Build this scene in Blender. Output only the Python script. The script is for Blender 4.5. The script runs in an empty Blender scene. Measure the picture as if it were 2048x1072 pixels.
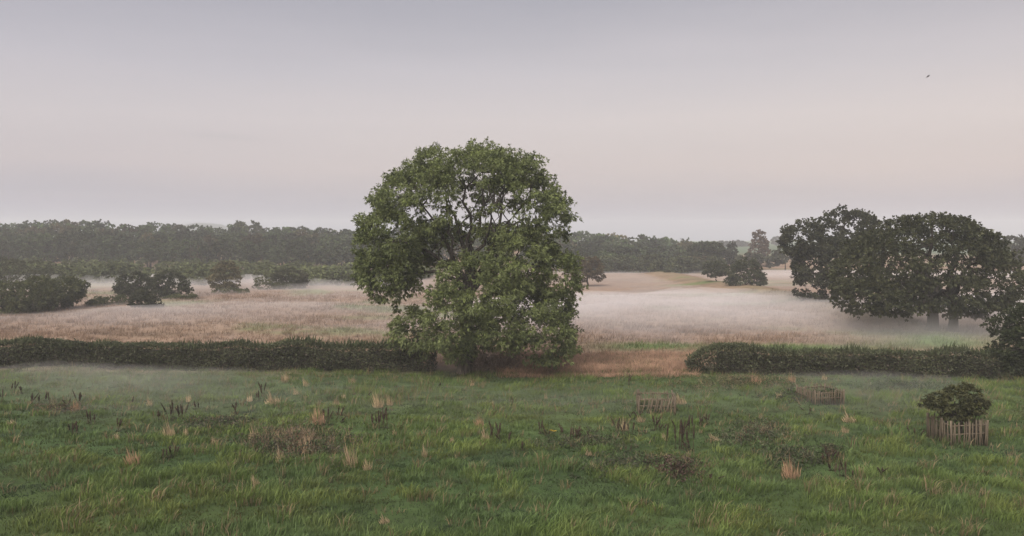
import bpy, math, random
import numpy as np
from mathutils import Vector

# ------------------------------------------------------------------ camera, sky, sun, exposure
F, CX, CY, HZ, H = 1607.0, 1024.0, 536.0, 475.0, 9.7      # the lens in photograph pixels, the horizon row, eye height above the meadow
PITCH = math.atan((CY - HZ) / F)
sc = bpy.context.scene
col = sc.collection
cam_d = bpy.data.cameras.new('camera')
cam = bpy.data.objects.new('camera', cam_d); col.objects.link(cam)
cam.location = (0, 0, H); cam.rotation_euler = (math.pi/2 - PITCH, 0, 0)
cam_d.sensor_width = 36.0; cam_d.lens = F / 2048 * 36.0
cam_d.clip_start = 0.1; cam_d.clip_end = 6000
sc.camera = cam

SUN_ELEV, SUN_AZ = 48.0, 205.0            # the glow of the low sun stands behind the camera, a little to the left (azimuth clockwise from +Y)
w = bpy.data.worlds.new('World'); sc.world = w; w.use_nodes = True
nt = w.node_tree; N = nt.nodes; L = nt.links
N.clear()
out = N.new('ShaderNodeOutputWorld')
sky = N.new('ShaderNodeTexSky'); sky.sky_type = 'NISHITA'; sky.sun_disc = False
sky.sun_elevation = math.radians(4.0); sky.sun_rotation = math.radians(SUN_AZ)
sky.air_density = 1.0; sky.dust_density = 3.0; sky.ozone_density = 1.0
bg1 = N.new('ShaderNodeBackground'); bg1.inputs['Strength'].default_value = 0.012
L.new(sky.outputs[0], bg1.inputs['Color'])
tc = N.new('ShaderNodeTexCoord'); sep = N.new('ShaderNodeSeparateXYZ'); L.new(tc.outputs['Generated'], sep.inputs[0])
# thin wisps high up bend the bands a little
mp = N.new('ShaderNodeMapping'); mp.inputs['Scale'].default_value = (2.2, 2.2, 16.0); L.new(tc.outputs['Generated'], mp.inputs[0])
nz = N.new('ShaderNodeTexNoise'); nz.inputs['Scale'].default_value = 1.6; nz.inputs['Detail'].default_value = 4.0; nz.inputs['Roughness'].default_value = 0.5
L.new(mp.outputs[0], nz.inputs['Vector'])
ma = N.new('ShaderNodeMath'); ma.operation = 'MULTIPLY_ADD'; L.new(nz.outputs['Fac'], ma.inputs[0]); ma.inputs[1].default_value = 0.05
mb = N.new('ShaderNodeMath'); mb.operation = 'ADD'; L.new(sep.outputs['Z'], mb.inputs[0]); mb.inputs[1].default_value = -0.025
L.new(mb.outputs[0], ma.inputs[2])
ramp = N.new('ShaderNodeValToRGB'); L.new(ma.outputs[0], ramp.inputs[0])
def s2l(r, g, b, k=1.0):
    f = lambda v: ((v/255 + 0.055)/1.055)**2.4 if v > 10 else v/255/12.92
    return (f(r)*k, f(g)*k, f(b)*k, 1.0)
SK = 0.235
stops = [(0.0, s2l(148,148,162,SK)), (0.035, s2l(168,165,177,SK)), (0.085, s2l(191,180,184,SK)), (0.14, s2l(199,188,190,SK)),
         (0.20, s2l(188,180,185,SK)), (0.29, s2l(160,155,163,SK)), (0.6, s2l(158,157,170,SK)), (1.0, s2l(150,151,168,SK))]
e = ramp.color_ramp.elements
while len(e) < len(stops): e.new(0.5)
for el, (p, c) in zip(e, stops): el.position = p; el.color = c
# warmer to the right, cooler to the left
mx = N.new('ShaderNodeMapRange'); L.new(sep.outputs['X'], mx.inputs['Value']); mx.inputs['From Min'].default_value = -0.7; mx.inputs['From Max'].default_value = 0.7
tint = N.new('ShaderNodeMix'); tint.data_type = 'RGBA'; L.new(mx.outputs[0], tint.inputs['Factor'])
tint.inputs[6].default_value = (0.91, 0.935, 0.99, 1); tint.inputs[7].default_value = (1.02, 0.975, 0.965, 1)
mul = N.new('ShaderNodeMix'); mul.data_type = 'RGBA'; mul.blend_type = 'MULTIPLY'; mul.inputs['Factor'].default_value = 1.0
L.new(ramp.outputs[0], mul.inputs[6]); L.new(tint.outputs[2], mul.inputs[7])
def mth(op, a, b=0.0):
    m_ = N.new('ShaderNodeMath'); m_.operation = op
    for i_, v_ in enumerate((a, b)):
        if isinstance(v_, (int, float)): m_.inputs[i_].default_value = v_
        else: L.new(v_, m_.inputs[i_])
    return m_.outputs[0]
# one faint thin cloud wisp low in the left sky
cu = mth('DIVIDE', sep.outputs['X'], sep.outputs['Y']); cv = mth('DIVIDE', sep.outputs['Z'], sep.outputs['Y'])
cv2 = mth('ADD', mth('SUBTRACT', cv, 0.124), mth('MULTIPLY', mth('ADD', cu, 0.363), 0.075)); cv2 = mth('ADD', cv2, mth('MULTIPLY', mth('SUBTRACT', nz.outputs['Fac'], 0.5), 0.02))
ce = mth('ADD', mth('POWER', mth('ABSOLUTE', mth('DIVIDE', mth('ADD', cu, 0.363), 0.052)), 2.0), mth('POWER', mth('ABSOLUTE', mth('DIVIDE', cv2, 0.0042)), 2.0))
cm = mth('MULTIPLY', mth('MULTIPLY', mth('EXPONENT', mth('MULTIPLY', ce, -1.0)), mth('GREATER_THAN', sep.outputs['Y'], 0.0)), 0.10)
wisp = N.new('ShaderNodeMix'); wisp.data_type = 'RGBA'; L.new(cm, wisp.inputs['Factor']); L.new(mul.outputs[2], wisp.inputs[6]); wisp.inputs[7].default_value = s2l(118, 120, 136, SK)
bg2 = N.new('ShaderNodeBackground'); bg2.inputs['Strength'].default_value = 0.95
L.new(wisp.outputs[2], bg2.inputs['Color'])
add = N.new('ShaderNodeAddShader'); L.new(bg1.outputs[0], add.inputs[0]); L.new(bg2.outputs[0], add.inputs[1]); L.new(add.outputs[0], out.inputs['Surface'])

sun_d = bpy.data.lights.new('sun', 'SUN'); sun_d.energy = 1.5; sun_d.angle = math.radians(60); sun_d.color = (1.0, 0.93, 0.86)
sun = bpy.data.objects.new('sun', sun_d); col.objects.link(sun)
az, el_ = math.radians(SUN_AZ), math.radians(SUN_ELEV)
sdir = Vector((math.sin(az)*math.cos(el_), math.cos(az)*math.cos(el_), math.sin(el_)))
sun.rotation_euler = (-sdir).to_track_quat('-Z', 'Y').to_euler(); sun.location = (0, -40, 60)

vs = sc.view_settings
vs.view_transform = 'Standard'; vs.look = 'None'; vs.exposure = 2.16; vs.gamma = 1.0; vs.use_curve_mapping = False
cy = sc.cycles
cy.use_denoising = True; cy.denoiser = 'OPENIMAGEDENOISE'
cy.max_bounces = 5; cy.diffuse_bounces = 2; cy.glossy_bounces = 1; cy.transmission_bounces = 2; cy.volume_bounces = 2; cy.transparent_max_bounces = 4
cy.caustics_reflective = False; cy.caustics_refractive = False

# ------------------------------------------------------------------ helpers
def ray(x, y):
    a, b = (x - CX)/F, (CY - y)/F
    dy = math.cos(PITCH) + b*math.sin(PITCH); dz = -math.sin(PITCH) + b*math.cos(PITCH)
    return a/dy, dz/dy
def at(x, y, Y):
    u, v = ray(x, y); return np.array((u*Y, Y, H + v*Y))
def dist(y):                               # distance of flat ground seen at this row
    u, v = ray(CX, y); return -H/v
def ground(x, y):
    Y = dist(y); return np.array((ray(x, y)[0]*Y, Y, 0.0))

class Noise:
    def __init__(self, seed):
        self.t = np.random.default_rng(seed).random((257, 257))
        self.t[256, :] = self.t[0, :]; self.t[:, 256] = self.t[:, 0]
    def one(self, x, y):
        xi = np.floor(x).astype(int); yi = np.floor(y).astype(int); fx = x - xi; fy = y - yi
        fx = fx*fx*(3 - 2*fx); fy = fy*fy*(3 - 2*fy); xi %= 256; yi %= 256
        t = self.t
        return (t[xi, yi]*(1-fx) + t[xi+1, yi]*fx)*(1-fy) + (t[xi, yi+1]*(1-fx) + t[xi+1, yi+1]*fx)*fy
    def fbm(self, x, y, o=4):
        x = np.asarray(x, float); y = np.asarray(y, float); s = 0; a = 0.5
        for k in range(o):
            s = s + a*self.one(x, y); x = x*2.03 + 17.1; y = y*2.03 + 5.7; a *= 0.5
        return s/(1 - 0.5**o)               # 0..1
NA, NB, NC = Noise(1), Noise(2), Noise(3)
def sstep(a, b, x):
    t = np.clip((np.asarray(x, float) - a)/(b - a), 0, 1); return t*t*(3 - 2*t)

BANK = [ground(1325, 549)[:2], ground(1400, 565)[:2], ground(1520, 584)[:2], ground(1620, 606)[:2], ground(1760, 650)[:2]]
def seg_dist(x, y, P):
    d = np.full(np.shape(x), 1e9)
    for (ax, ay), (bx, by) in zip(P[:-1], P[1:]):
        l2 = (bx-ax)**2 + (by-ay)**2
        t = np.clip(((x-ax)*(bx-ax) + (y-ay)*(by-ay))/l2, 0, 1)
        d = np.minimum(d, np.hypot(x - ax - t*(bx-ax), y - ay - t*(by-ay)))
    return d
def terrain(x, y):
    x = np.asarray(x, float); y = np.asarray(y, float)
    z = (NA.fbm(x*0.9, y*0.9, 3) - 0.5)*0.22*(1 - sstep(55, 120, y)) + (NB.fbm(x*0.12, y*0.12, 3) - 0.5)*0.5*(1 - sstep(90, 220, y))
    z = z + (NB.fbm(x*0.02, y*0.02, 3) - 0.5)*1.2*sstep(70, 130, y)*(1 - sstep(220, 320, y))
    z = z + 0.9*np.exp(-(seg_dist(x, y, BANK)/4.5)**2)
    u = x/np.maximum(y, 20)
    z = z + sstep(235, 350, y)*6.0*(1 - sstep(-0.05, 0.30, u)*0.85)
    z = z + sstep(480, 720, y)*2.0*sstep(0.1, 0.3, u)
    return z
def T(x, y): return float(terrain(np.array([x]), np.array([y]))[0])

def rgb(c, k=1.0): return (c[0]*k, c[1]*k, c[2]*k, 1.0)
MATS = {}
def foliage_mat(name, transl=0.28, rough=0.65, spec=0.25, nscale=1.5, namp=0.35):
    m = bpy.data.materials.new(name); m.use_nodes = True; t = m.node_tree; n = t.nodes; n.clear()
    o = n.new('ShaderNodeOutputMaterial'); at_ = n.new('ShaderNodeAttribute'); at_.attribute_name = 'tint'
    tx = n.new('ShaderNodeTexNoise'); tx.inputs['Scale'].default_value = nscale; tx.inputs['Detail'].default_value = 3
    g = n.new('ShaderNodeNewGeometry'); t.links.new(g.outputs['Position'], tx.inputs['Vector'])
    mr = n.new('ShaderNodeMapRange'); mr.inputs['From Min'].default_value = 0.3; mr.inputs['From Max'].default_value = 0.7
    mr.inputs['To Min'].default_value = 1 - namp; mr.inputs['To Max'].default_value = 1 + namp; t.links.new(tx.outputs['Fac'], mr.inputs[0])
    mu = n.new('ShaderNodeVectorMath'); mu.operation = 'SCALE'; t.links.new(at_.outputs['Color'], mu.inputs[0]); t.links.new(mr.outputs[0], mu.inputs['Scale'])
    p = n.new('ShaderNodeBsdfPrincipled'); p.inputs['Roughness'].default_value = rough; p.inputs['Specular IOR Level'].default_value = spec
    t.links.new(mu.outputs[0], p.inputs['Base Color'])
    tr = n.new('ShaderNodeBsdfTranslucent'); t.links.new(mu.outputs[0], tr.inputs['Color'])
    mi = n.new('ShaderNodeMixShader'); mi.inputs[0].default_value = transl
    t.links.new(p.outputs[0], mi.inputs[1]); t.links.new(tr.outputs[0], mi.inputs[2]); t.links.new(mi.outputs[0], o.inputs['Surface'])
    MATS[name] = m; return m
def wood_mat(name, c1, c2, scale=6.0, zs=0.15, bump=0.6):
    m = bpy.data.materials.new(name); m.use_nodes = True; t = m.node_tree; n = t.nodes; p = n['Principled BSDF']
    g = n.new('ShaderNodeTexCoord'); mpn = n.new('ShaderNodeMapping'); mpn.inputs['Scale'].default_value = (1, 1, zs); t.links.new(g.outputs['Object'], mpn.inputs[0])
    tx = n.new('ShaderNodeTexNoise'); tx.inputs['Scale'].default_value = scale; tx.inputs['Detail'].default_value = 5; t.links.new(mpn.outputs[0], tx.inputs['Vector'])
    r = n.new('ShaderNodeValToRGB'); r.color_ramp.elements[0].position = 0.35; r.color_ramp.elements[1].position = 0.68
    r.color_ramp.elements[0].color = rgb(c1); r.color_ramp.elements[1].color = rgb(c2); t.links.new(tx.outputs['Fac'], r.inputs[0])
    t.links.new(r.outputs[0], p.inputs['Base Color']); p.inputs['Roughness'].default_value = 0.9; p.inputs['Specular IOR Level'].default_value = 0.2
    b = n.new('ShaderNodeBump'); b.inputs['Strength'].default_value = bump; b.inputs['Distance'].default_value = 0.02
    t.links.new(tx.outputs['Fac'], b.inputs['Height']); t.links.new(b.outputs[0], p.inputs['Normal'])
    MATS[name] = m; return m

def make_mesh(name, V, polys, mat, tint=None, smooth=False):
    """V (n,3); polys: list of (m,k) index arrays; tint (n,3)"""
    V = np.asarray(V, np.float32)
    me = bpy.data.meshes.new(name)
    me.vertices.add(len(V)); me.vertices.foreach_set('co', V.ravel())
    polys = [np.asarray(p, np.int32) for p in polys if len(p)]
    loops = np.concatenate([p.ravel() for p in polys]); cnt = np.concatenate([np.full(len(p), p.shape[1], np.int32) for p in polys])
    st = np.concatenate([[0], np.cumsum(cnt)[:-1]]).astype(np.int32)
    me.loops.add(len(loops)); me.loops.foreach_set('vertex_index', loops)
    me.polygons.add(len(cnt)); me.polygons.foreach_set('loop_start', st); me.polygons.foreach_set('loop_total', cnt)
    if smooth: me.polygons.foreach_set('use_smooth', np.ones(len(cnt), bool))
    if tint is not None:
        a = me.attributes.new('tint', 'FLOAT_COLOR', 'POINT')
        c = np.ones((len(V), 4), np.float32); c[:, :3] = tint; a.data.foreach_set('color', c.ravel())
    me.update(calc_edges=True); me.materials.append(mat)
    return me
def link(name, me, parent=None, loc=None):
    o = bpy.data.objects.new(name, me); col.objects.link(o)
    if parent is not None: o.parent = parent
    if loc is not None: o.location = loc
    return o
def tag(o, label=None, cat=None, group=None, kind=None):
    for k, v in (('label', label), ('category', cat), ('group', group), ('kind', kind)):
        if v: o[k] = v
    return o
def thing(name, label, cat, loc=(0,0,0), group=None, rz=0.0):
    o = bpy.data.objects.new(name, None); col.objects.link(o); o.location = loc; o.rotation_euler = (0, 0, rz); o.empty_display_size = 0.3
    return tag(o, label, cat, group)
def copy_thing(root, loc, label, rz=0.0, s=1.0):
    r = root.copy(); col.objects.link(r); r.location = loc; r.rotation_euler = (0, 0, rz); r.scale = (s, s, s); r['label'] = label
    for ch in list(root.children):
        c = ch.copy(); col.objects.link(c); c.parent = r
    return r

def nrm(v): return v/np.maximum(np.linalg.norm(v, axis=-1, keepdims=True), 1e-9)
def tube(path, rad, k=6):
    """tapered tube along path (n,3) with radii (n)"""
    path = np.asarray(path, float); n = len(path)
    tan = nrm(np.gradient(path, axis=0)); ref = np.where(np.abs(tan[:, 2:3]) > 0.9, np.array([[1., 0, 0]]), np.array([[0, 0, 1.]]))
    a = nrm(np.cross(tan, ref)); b = np.cross(tan, a)
    th = np.arange(k)/k*2*math.pi
    V = path[:, None, :] + np.asarray(rad)[:, None, None]*(a[:, None, :]*np.cos(th)[None, :, None] + b[:, None, :]*np.sin(th)[None, :, None])
    i = np.arange(n-1)[:, None]*k; j = np.arange(k)[None, :]; j2 = (j+1) % k
    Q = np.stack([i+j, i+j2, i+k+j2, i+k+j], -1).reshape(-1, 4)
    return V.reshape(-1, 3), Q
class Bag:
    def __init__(self): self.V = []; self.P = {}; self.C = []; self.n = 0
    def add(self, V, P, c=None):
        P = np.asarray(P); self.V.append(V); self.P.setdefault(P.shape[1], []).append(P + self.n); self.n += len(V)
        if c is not None: self.C.append(np.broadcast_to(np.asarray(c, float), (len(V), 3)))
    def mesh(self, name, mat, smooth=False):
        return make_mesh(name, np.concatenate(self.V), [np.concatenate(p) for p in self.P.values()], mat, np.concatenate(self.C) if self.C else None, smooth)

def leaves(pos, d, ln, wd, colr, rng, fold=0.25):
    """kite shaped folded leaves: pos (n,3) base, d (n,3) direction, ln, wd (n), colr (n,3) -> V, tris, tint"""
    n = len(pos); d = nrm(d)
    side = nrm(np.cross(d, nrm(rng.normal(size=(n, 3)) + np.array([0, 0, 0.9]))))
    up = np.cross(side, d)
    ln = np.asarray(ln)[:, None]; wd = np.asarray(wd)[:, None]
    tip = pos + d*ln - np.array([0, 0, 1])*ln*0.12
    mid = pos + d*ln*0.45 + up*wd*fold
    l = mid + side*wd*0.5; r = mid - side*wd*0.5
    V = np.stack([pos, l, tip, r], 1).reshape(-1, 3)
    i = np.arange(n)[:, None]*4
    Tn = np.concatenate([i + np.array([[0, 1, 2]]), i + np.array([[0, 2, 3]])])
    C = np.repeat(colr, 4, axis=0)
    return V, Tn, C

def clumps_in(blobs, n, rng, shell=0.72, keep_in=0.2, gap=0.0):
    """clump centres on the outside of a union of ellipsoids; blobs rows: cx cy cz rx ry rz"""
    B = np.asarray(blobs, float); area = (B[:, 3]*B[:, 5] + B[:, 3]*B[:, 4] + B[:, 4]*B[:, 5])
    pick = rng.choice(len(B), size=n*3, p=area/area.sum())
    d = nrm(rng.normal(size=(n*3, 3))); r = shell + (1.0 - shell)*rng.random((n*3, 1))**0.7
    P = B[pick, :3] + d*r*B[pick, 3:]
    q = ((P[:, None, :] - B[None, :, :3])/B[None, :, 3:])
    inside = (np.linalg.norm(q, axis=2) < 0.70).any(1)
    ok = ~inside | (rng.random(n*3) < keep_in)
    if gap > 0: ok &= NA.fbm(P[:, 0]*0.55 + P[:, 1]*0.3, P[:, 2]*0.55 + 40, 2) > gap
    P = P[ok][:n]; d = d[ok][:n]
    nn = nrm(d/B[pick][ok][:n, 3:])
    return P, nn

def crown(P, nn, rng, rc, shoots, per, ln, wd, c_lo, c_hi, droop=0.25, spread=0.8, flat=0.75, tips=0.0, tipc=(0.16, 0.2, 0.04)):
    n = len(P); c_lo = np.array(c_lo); c_hi = np.array(c_hi)
    S = rng.normal(size=(n, shoots, 3)); S = S/np.maximum(np.linalg.norm(S, axis=2, keepdims=True), 1e-6)*rng.random((n, shoots, 1))**0.45
    S[..., 2] *= flat
    rcv = rc*(0.7 + 0.6*rng.random((n, 1, 1)))
    sp = P[:, None, :] + S*rcv
    sd = nrm(S*0.8 + nn[:, None, :]*0.7 + np.array([0, 0, 0.15]))
    sp = np.repeat(sp.reshape(-1, 3), per, 0); sd = np.repeat(sd.reshape(-1, 3), per, 0)
    m = len(sp)
    d = nrm(sd + rng.normal(size=(m, 3))*spread*0.6 - np.array([0, 0, droop]))
    pos = sp + rng.normal(size=(m, 3))*rc*0.06
    k = np.repeat(rng.random(n), shoots*per)*0.65 + rng.random(m)*0.35
    C = c_lo + (c_hi - c_lo)*k[:, None]
    if tips:
        y = np.repeat(rng.random(n*shoots) < tips, per); C = np.where(y[:, None], C*0.35 + np.array(tipc)*0.65, C)
    return leaves(pos, d, ln*(0.7 + 0.6*rng.random(m)), wd*(0.7 + 0.6*rng.random(m)), C, rng)

def bez(a, b, c, n=8):
    t = np.linspace(0, 1, n)[:, None]; return (1-t)**2*a + 2*t*(1-t)*b + t*t*c
def limb_path(a, c, rng, lift=0.3, n=9, wob=0.03):
    a = np.asarray(a, float); c = np.asarray(c, float); l = np.linalg.norm(c - a)
    b = (a*0.5 + c*0.5) + np.array([0, 0, lift*l]) + rng.normal(size=3)*l*0.08
    P = bez(a, b, c, n); P[1:-1] += rng.normal(size=(n-2, 3))*l*wob; return P

BARK = wood_mat('bark_grey', (0.035, 0.03, 0.025), (0.11, 0.095, 0.08))
BARKD = wood_mat('bark_dark', (0.02, 0.018, 0.015), (0.06, 0.05, 0.042))
TWIG = wood_mat('bare_twig', (0.09, 0.065, 0.05), (0.22, 0.17, 0.13), 9.0, 1.0)
PALE = wood_mat('weathered_wood', (0.07, 0.056, 0.04), (0.18, 0.143, 0.10), 14.0, 0.1)
ASHL = foliage_mat('ash_leaf', 0.3); OAKL = foliage_mat('oak_leaf', 0.22); WOODL = foliage_mat('woodland_leaf', 0.2, nscale=0.12, namp=0.4)
BUSHL = foliage_mat('bush_leaf', 0.25, nscale=0.8); HEDGEL = foliage_mat('hedge_leaf', 0.15, nscale=0.7)
GRASSM = foliage_mat('grass_blade', 0.3, nscale=0.5, namp=0.2); STRAWM = foliage_mat('straw_blade', 0.3, nscale=0.9, namp=0.25)
DOCKM = foliage_mat('dock_stalk', 0.05, 0.9, 0.1, 4.0, 0.3)

# ------------------------------------------------------------------ ground
HEDGE_Y = 57.5
def zone(x, y):
    """albedo of the ground's plants and soil"""
    x = np.asarray(x, float); y = np.asarray(y, float); u = x/np.maximum(y, 5); px = CX + F*u
    n1 = NA.fbm(x*0.25, y*0.25, 4)[..., None]; n2 = NB.fbm(x*0.06 + 9, y*0.11, 4)[..., None]; n3 = NC.fbm(x*0.05, y*0.25, 4)[..., None]
    green = np.array([0.040, 0.062, 0.02])*(0.65 + 0.7*n1) + np.array([0.02, 0.012, 0.0])*(n2 - 0.4)
    tan = np.array([0.20, 0.138, 0.095])*(0.7 + 0.6*n3) + np.array([0.06, 0.05, 0.03])*(n2 - 0.5)
    tan = tan*(1 - 0.35*sstep(0.56, 0.7, n3)) 
    k = sstep(-3, 3, y - HEDGE_Y - 1.0 + (n1[..., 0] - 0.5)*5)[..., None]
    c = green*(1-k) + tan*k
    g = np.exp(-((px - 1300)/95)**2 - ((y - 71.5 - (px - 1300)*0.004)/2.3)**4) + 0.9*np.exp(-((px - 1600)/190)**2 - ((y - 69.5)/2.6)**4) + 0.9*np.exp(-((px - 1880)/140)**2 - ((y - 76)/6)**4)
    g = g + 0.6*sstep(0.62, 0.72, n2[..., 0])*sstep(62, 75, y) + 0.22*np.exp(-(seg_dist(x, y, BANK)/4)**2)
    g = np.clip(g*(0.5 + n1[..., 0]), 0, 1)[..., None]
    c = c*(1-g) + np.array([0.085, 0.125, 0.038])*g
    far = sstep(330, 480, y)[..., None]
    return c*(1-far) + np.array([0.055, 0.082, 0.04])*far

ys = np.concatenate([np.linspace(-60, 18, 14), 20*(1600/20)**np.linspace(0, 1, 240)]); us = np.linspace(-1, 1, 240)
YY, UU = np.meshgrid(ys, us, indexing='ij'); XX = UU*(70 + 0.85*np.maximum(YY, 0)); ZZ = terrain(XX, YY)
V = np.stack([XX, YY, ZZ], -1).reshape(-1, 3); a_, b_ = YY.shape
ii = np.arange(a_-1)[:, None]*b_ + np.arange(b_-1)[None, :]
Q = np.stack([ii, ii+1, ii+b_+1, ii+b_], -1).reshape(-1, 4)
gm = bpy.data.materials.new('ground_turf'); gm.use_nodes = True
t = gm.node_tree; n = t.nodes; p = n['Principled BSDF']; p.inputs['Roughness'].default_value = 0.95; p.inputs['Specular IOR Level'].default_value = 0.1
an = n.new('ShaderNodeAttribute'); an.attribute_name = 'tint'
geo = n.new('ShaderNodeNewGeometry'); mpg = n.new('ShaderNodeMapping'); mpg.inputs['Scale'].default_value = (0.7, 1.0, 1.0); t.links.new(geo.outputs['Position'], mpg.inputs[0])
tx = n.new('ShaderNodeTexNoise'); tx.inputs['Scale'].default_value = 1.1; tx.inputs['Detail'].default_value = 8; tx.inputs['Roughness'].default_value = 0.65; t.links.new(mpg.outputs[0], tx.inputs['Vector'])
mr = n.new('ShaderNodeMapRange'); mr.inputs['From Min'].default_value = 0.3; mr.inputs['From Max'].default_value = 0.7; mr.inputs['To Min'].default_value = 0.7; mr.inputs['To Max'].default_value = 1.3; t.links.new(tx.outputs['Fac'], mr.inputs[0])
mu = n.new('ShaderNodeVectorMath'); mu.operation = 'SCALE'; t.links.new(an.outputs['Color'], mu.inputs[0]); t.links.new(mr.outputs[0], mu.inputs['Scale']); t.links.new(mu.outputs[0], p.inputs['Base Color'])
bp = n.new('ShaderNodeBump'); bp.inputs['Strength'].default_value = 0.8; bp.inputs['Distance'].default_value = 0.15; t.links.new(tx.outputs['Fac'], bp.inputs['Height']); t.links.new(bp.outputs[0], p.inputs['Normal'])
tag(link('ground', make_mesh('ground', V, [Q], gm, zone(XX, YY).reshape(-1, 3), True)), 'green meadow running into a tan dry grass field', 'ground', kind='structure')

# a far blue hill beyond the wood
hv = []; hn = 40
hx, hy = np.meshgrid(np.linspace(-1, 1, hn), np.linspace(-1, 1, 12), indexing='ij')
hp = at(405, 447, 1450); hz = (hp[2] + 2)*np.clip(1 - hx**2, 0, 1)**0.8*np.clip(1 - hy**2, 0, 1)**0.5*(0.92 + 0.16*NA.fbm(hx*9, hy*5)) - 1.5
Vh = np.stack([hp[0] + hx*95, 1450 + hy*60, hz], -1).reshape(-1, 3); ih = np.arange(hn-1)[:, None]*12 + np.arange(11)[None, :]
Qh = np.stack([ih, ih+12, ih+13, ih+1], -1).reshape(-1, 4)
tag(link('hill', make_mesh('hill', Vh, [Qh], gm, np.full((len(Vh), 3), (0.025, 0.03, 0.03)), True)), 'low far blue hill peeping over the wood', 'hill', kind='structure')

# ------------------------------------------------------------------ haze and ground mist (real air)
def vol_mat(name, dens, c, g=0.0):
    m = bpy.data.materials.new(name); m.use_nodes = True; t = m.node_tree; t.nodes.clear()
    o = t.nodes.new('ShaderNodeOutputMaterial'); v = t.nodes.new('ShaderNodeVolumePrincipled')
    v.inputs['Density'].default_value = dens; v.inputs['Color'].default_value = (*c, 1); v.inputs['Anisotropy'].default_value = g
    t.links.new(v.outputs[0], o.inputs['Volume']); return m
x0, x1, y0, y1, z0, z1 = -1520, 1520, -80, 1700, -3.0, 46.0
Vb = [(x, y, z) for x in (x0, x1) for y in (y0, y1) for z in (z0, z1)]
Qb = [(0,1,3,2), (4,6,7,5), (0,4,5,1), (2,3,7,6), (0,2,6,4), (1,5,7,3)]
HAZE_D, MIST_D = 0.00056, 0.045
tag(link('haze', make_mesh('haze', np.array(Vb), [np.array(Qb)], vol_mat('haze_air', HAZE_D, (0.93, 0.94, 0.97)))), 'thin even haze filling the valley', 'haze', kind='stuff')

def mist_t(x, y):
    """thickness of the ground mist in metres"""
    u = x/np.maximum(y, 5); px = CX + F*u
    n = NC.fbm(x*0.028 + 3, y*0.05, 4); n2 = NB.fbm(x*0.07, y*0.11 + 7, 3)
    t = sstep(74, 96, y + (n2 - 0.5)*24)*(1 - sstep(108, 142, y + (n2 - 0.5)*24))*(1.5 + 2.8*sstep(0.30, 0.75, n))*(0.2 + 1.1*sstep(820, 1150, px) - 0.55*sstep(1560, 1750, px))
    t = t + (0.10 + 0.35*n)*sstep(120, 160, y)*(1 - sstep(205, 230, y)) + 0.9*np.exp(-((y - 205)/14)**2)*sstep(1480, 1540, px)*(0.4 + n)
    t = t + 0.5*np.exp(-((y - 222)/8)**2)*sstep(900, 1100, px)
    t = t*(0.5 + 1.0*NA.fbm(x*0.10 + 11, y*0.22, 3))
    t = t + 1.6*np.exp(-((y - 165)/22)**2)*(1 - sstep(520, 740, px))*(0.4 + n) + 0.8*np.exp(-((y - 160)/30)**2)*sstep(520, 640, px)*(1 - sstep(760, 900, px))
    t = t + 2.1*np.exp(-((px - 1840)/220)**2 - ((y - 80)/9)**2)*(0.3 + n2)
    t = t + 0.9*np.exp(-((px - 230)/260)**2 - ((y - 55)/9)**2)*(0.2 + 1.1*n2) + 0.75*np.exp(-((px - 1700)/230)**2 - ((y - 53)/8)**2)*(0.2 + 1.1*n2)
    t = t + 0.5*np.exp(-((px - 1000)/700)**2 - ((y - 47)/6)**2)*n2
    return t
my = np.concatenate([np.arange(34, 70, 1.5), np.arange(70, 240, 3.0)]); mu_ = np.linspace(-0.80, 0.80, 150)
MY, MU = np.meshgrid(my, mu_, indexing='ij'); MX = MU*(MY + 8); MT = np.maximum(mist_t(MX, MY), 0.02); G0 = terrain(MX, MY) - 0.9*np.exp(-(seg_dist(MX, MY, BANK)/4.5)**2)
top = np.stack([MX, MY, G0 + MT], -1).reshape(-1, 3); bot = np.stack([MX, MY, np.full_like(MX, -1.6)], -1).reshape(-1, 3)
a_, b_ = MY.shape; nn_ = a_*b_; im = np.arange(a_-1)[:, None]*b_ + np.arange(b_-1)[None, :]
Qt = np.stack([im, im+1, im+b_+1, im+b_], -1).reshape(-1, 4); Qd = Qt[:, ::-1] + nn_
rim = np.concatenate([np.arange(b_), np.arange(1, a_)*b_ + b_-1, (a_-1)*b_ + np.arange(b_-2, -1, -1), np.arange(a_-2, 0, -1)*b_]); r2 = np.roll(rim, -1)
Qs = np.stack([r2, rim, rim + nn_, r2 + nn_], -1)
tag(link('mist', make_mesh('mist', np.concatenate([top, bot]), [Qt, Qd, Qs], vol_mat('mist_air', MIST_D, (0.83, 0.81, 0.82)))), 'white ground mist lying over the fields', 'mist', kind='stuff')

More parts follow.
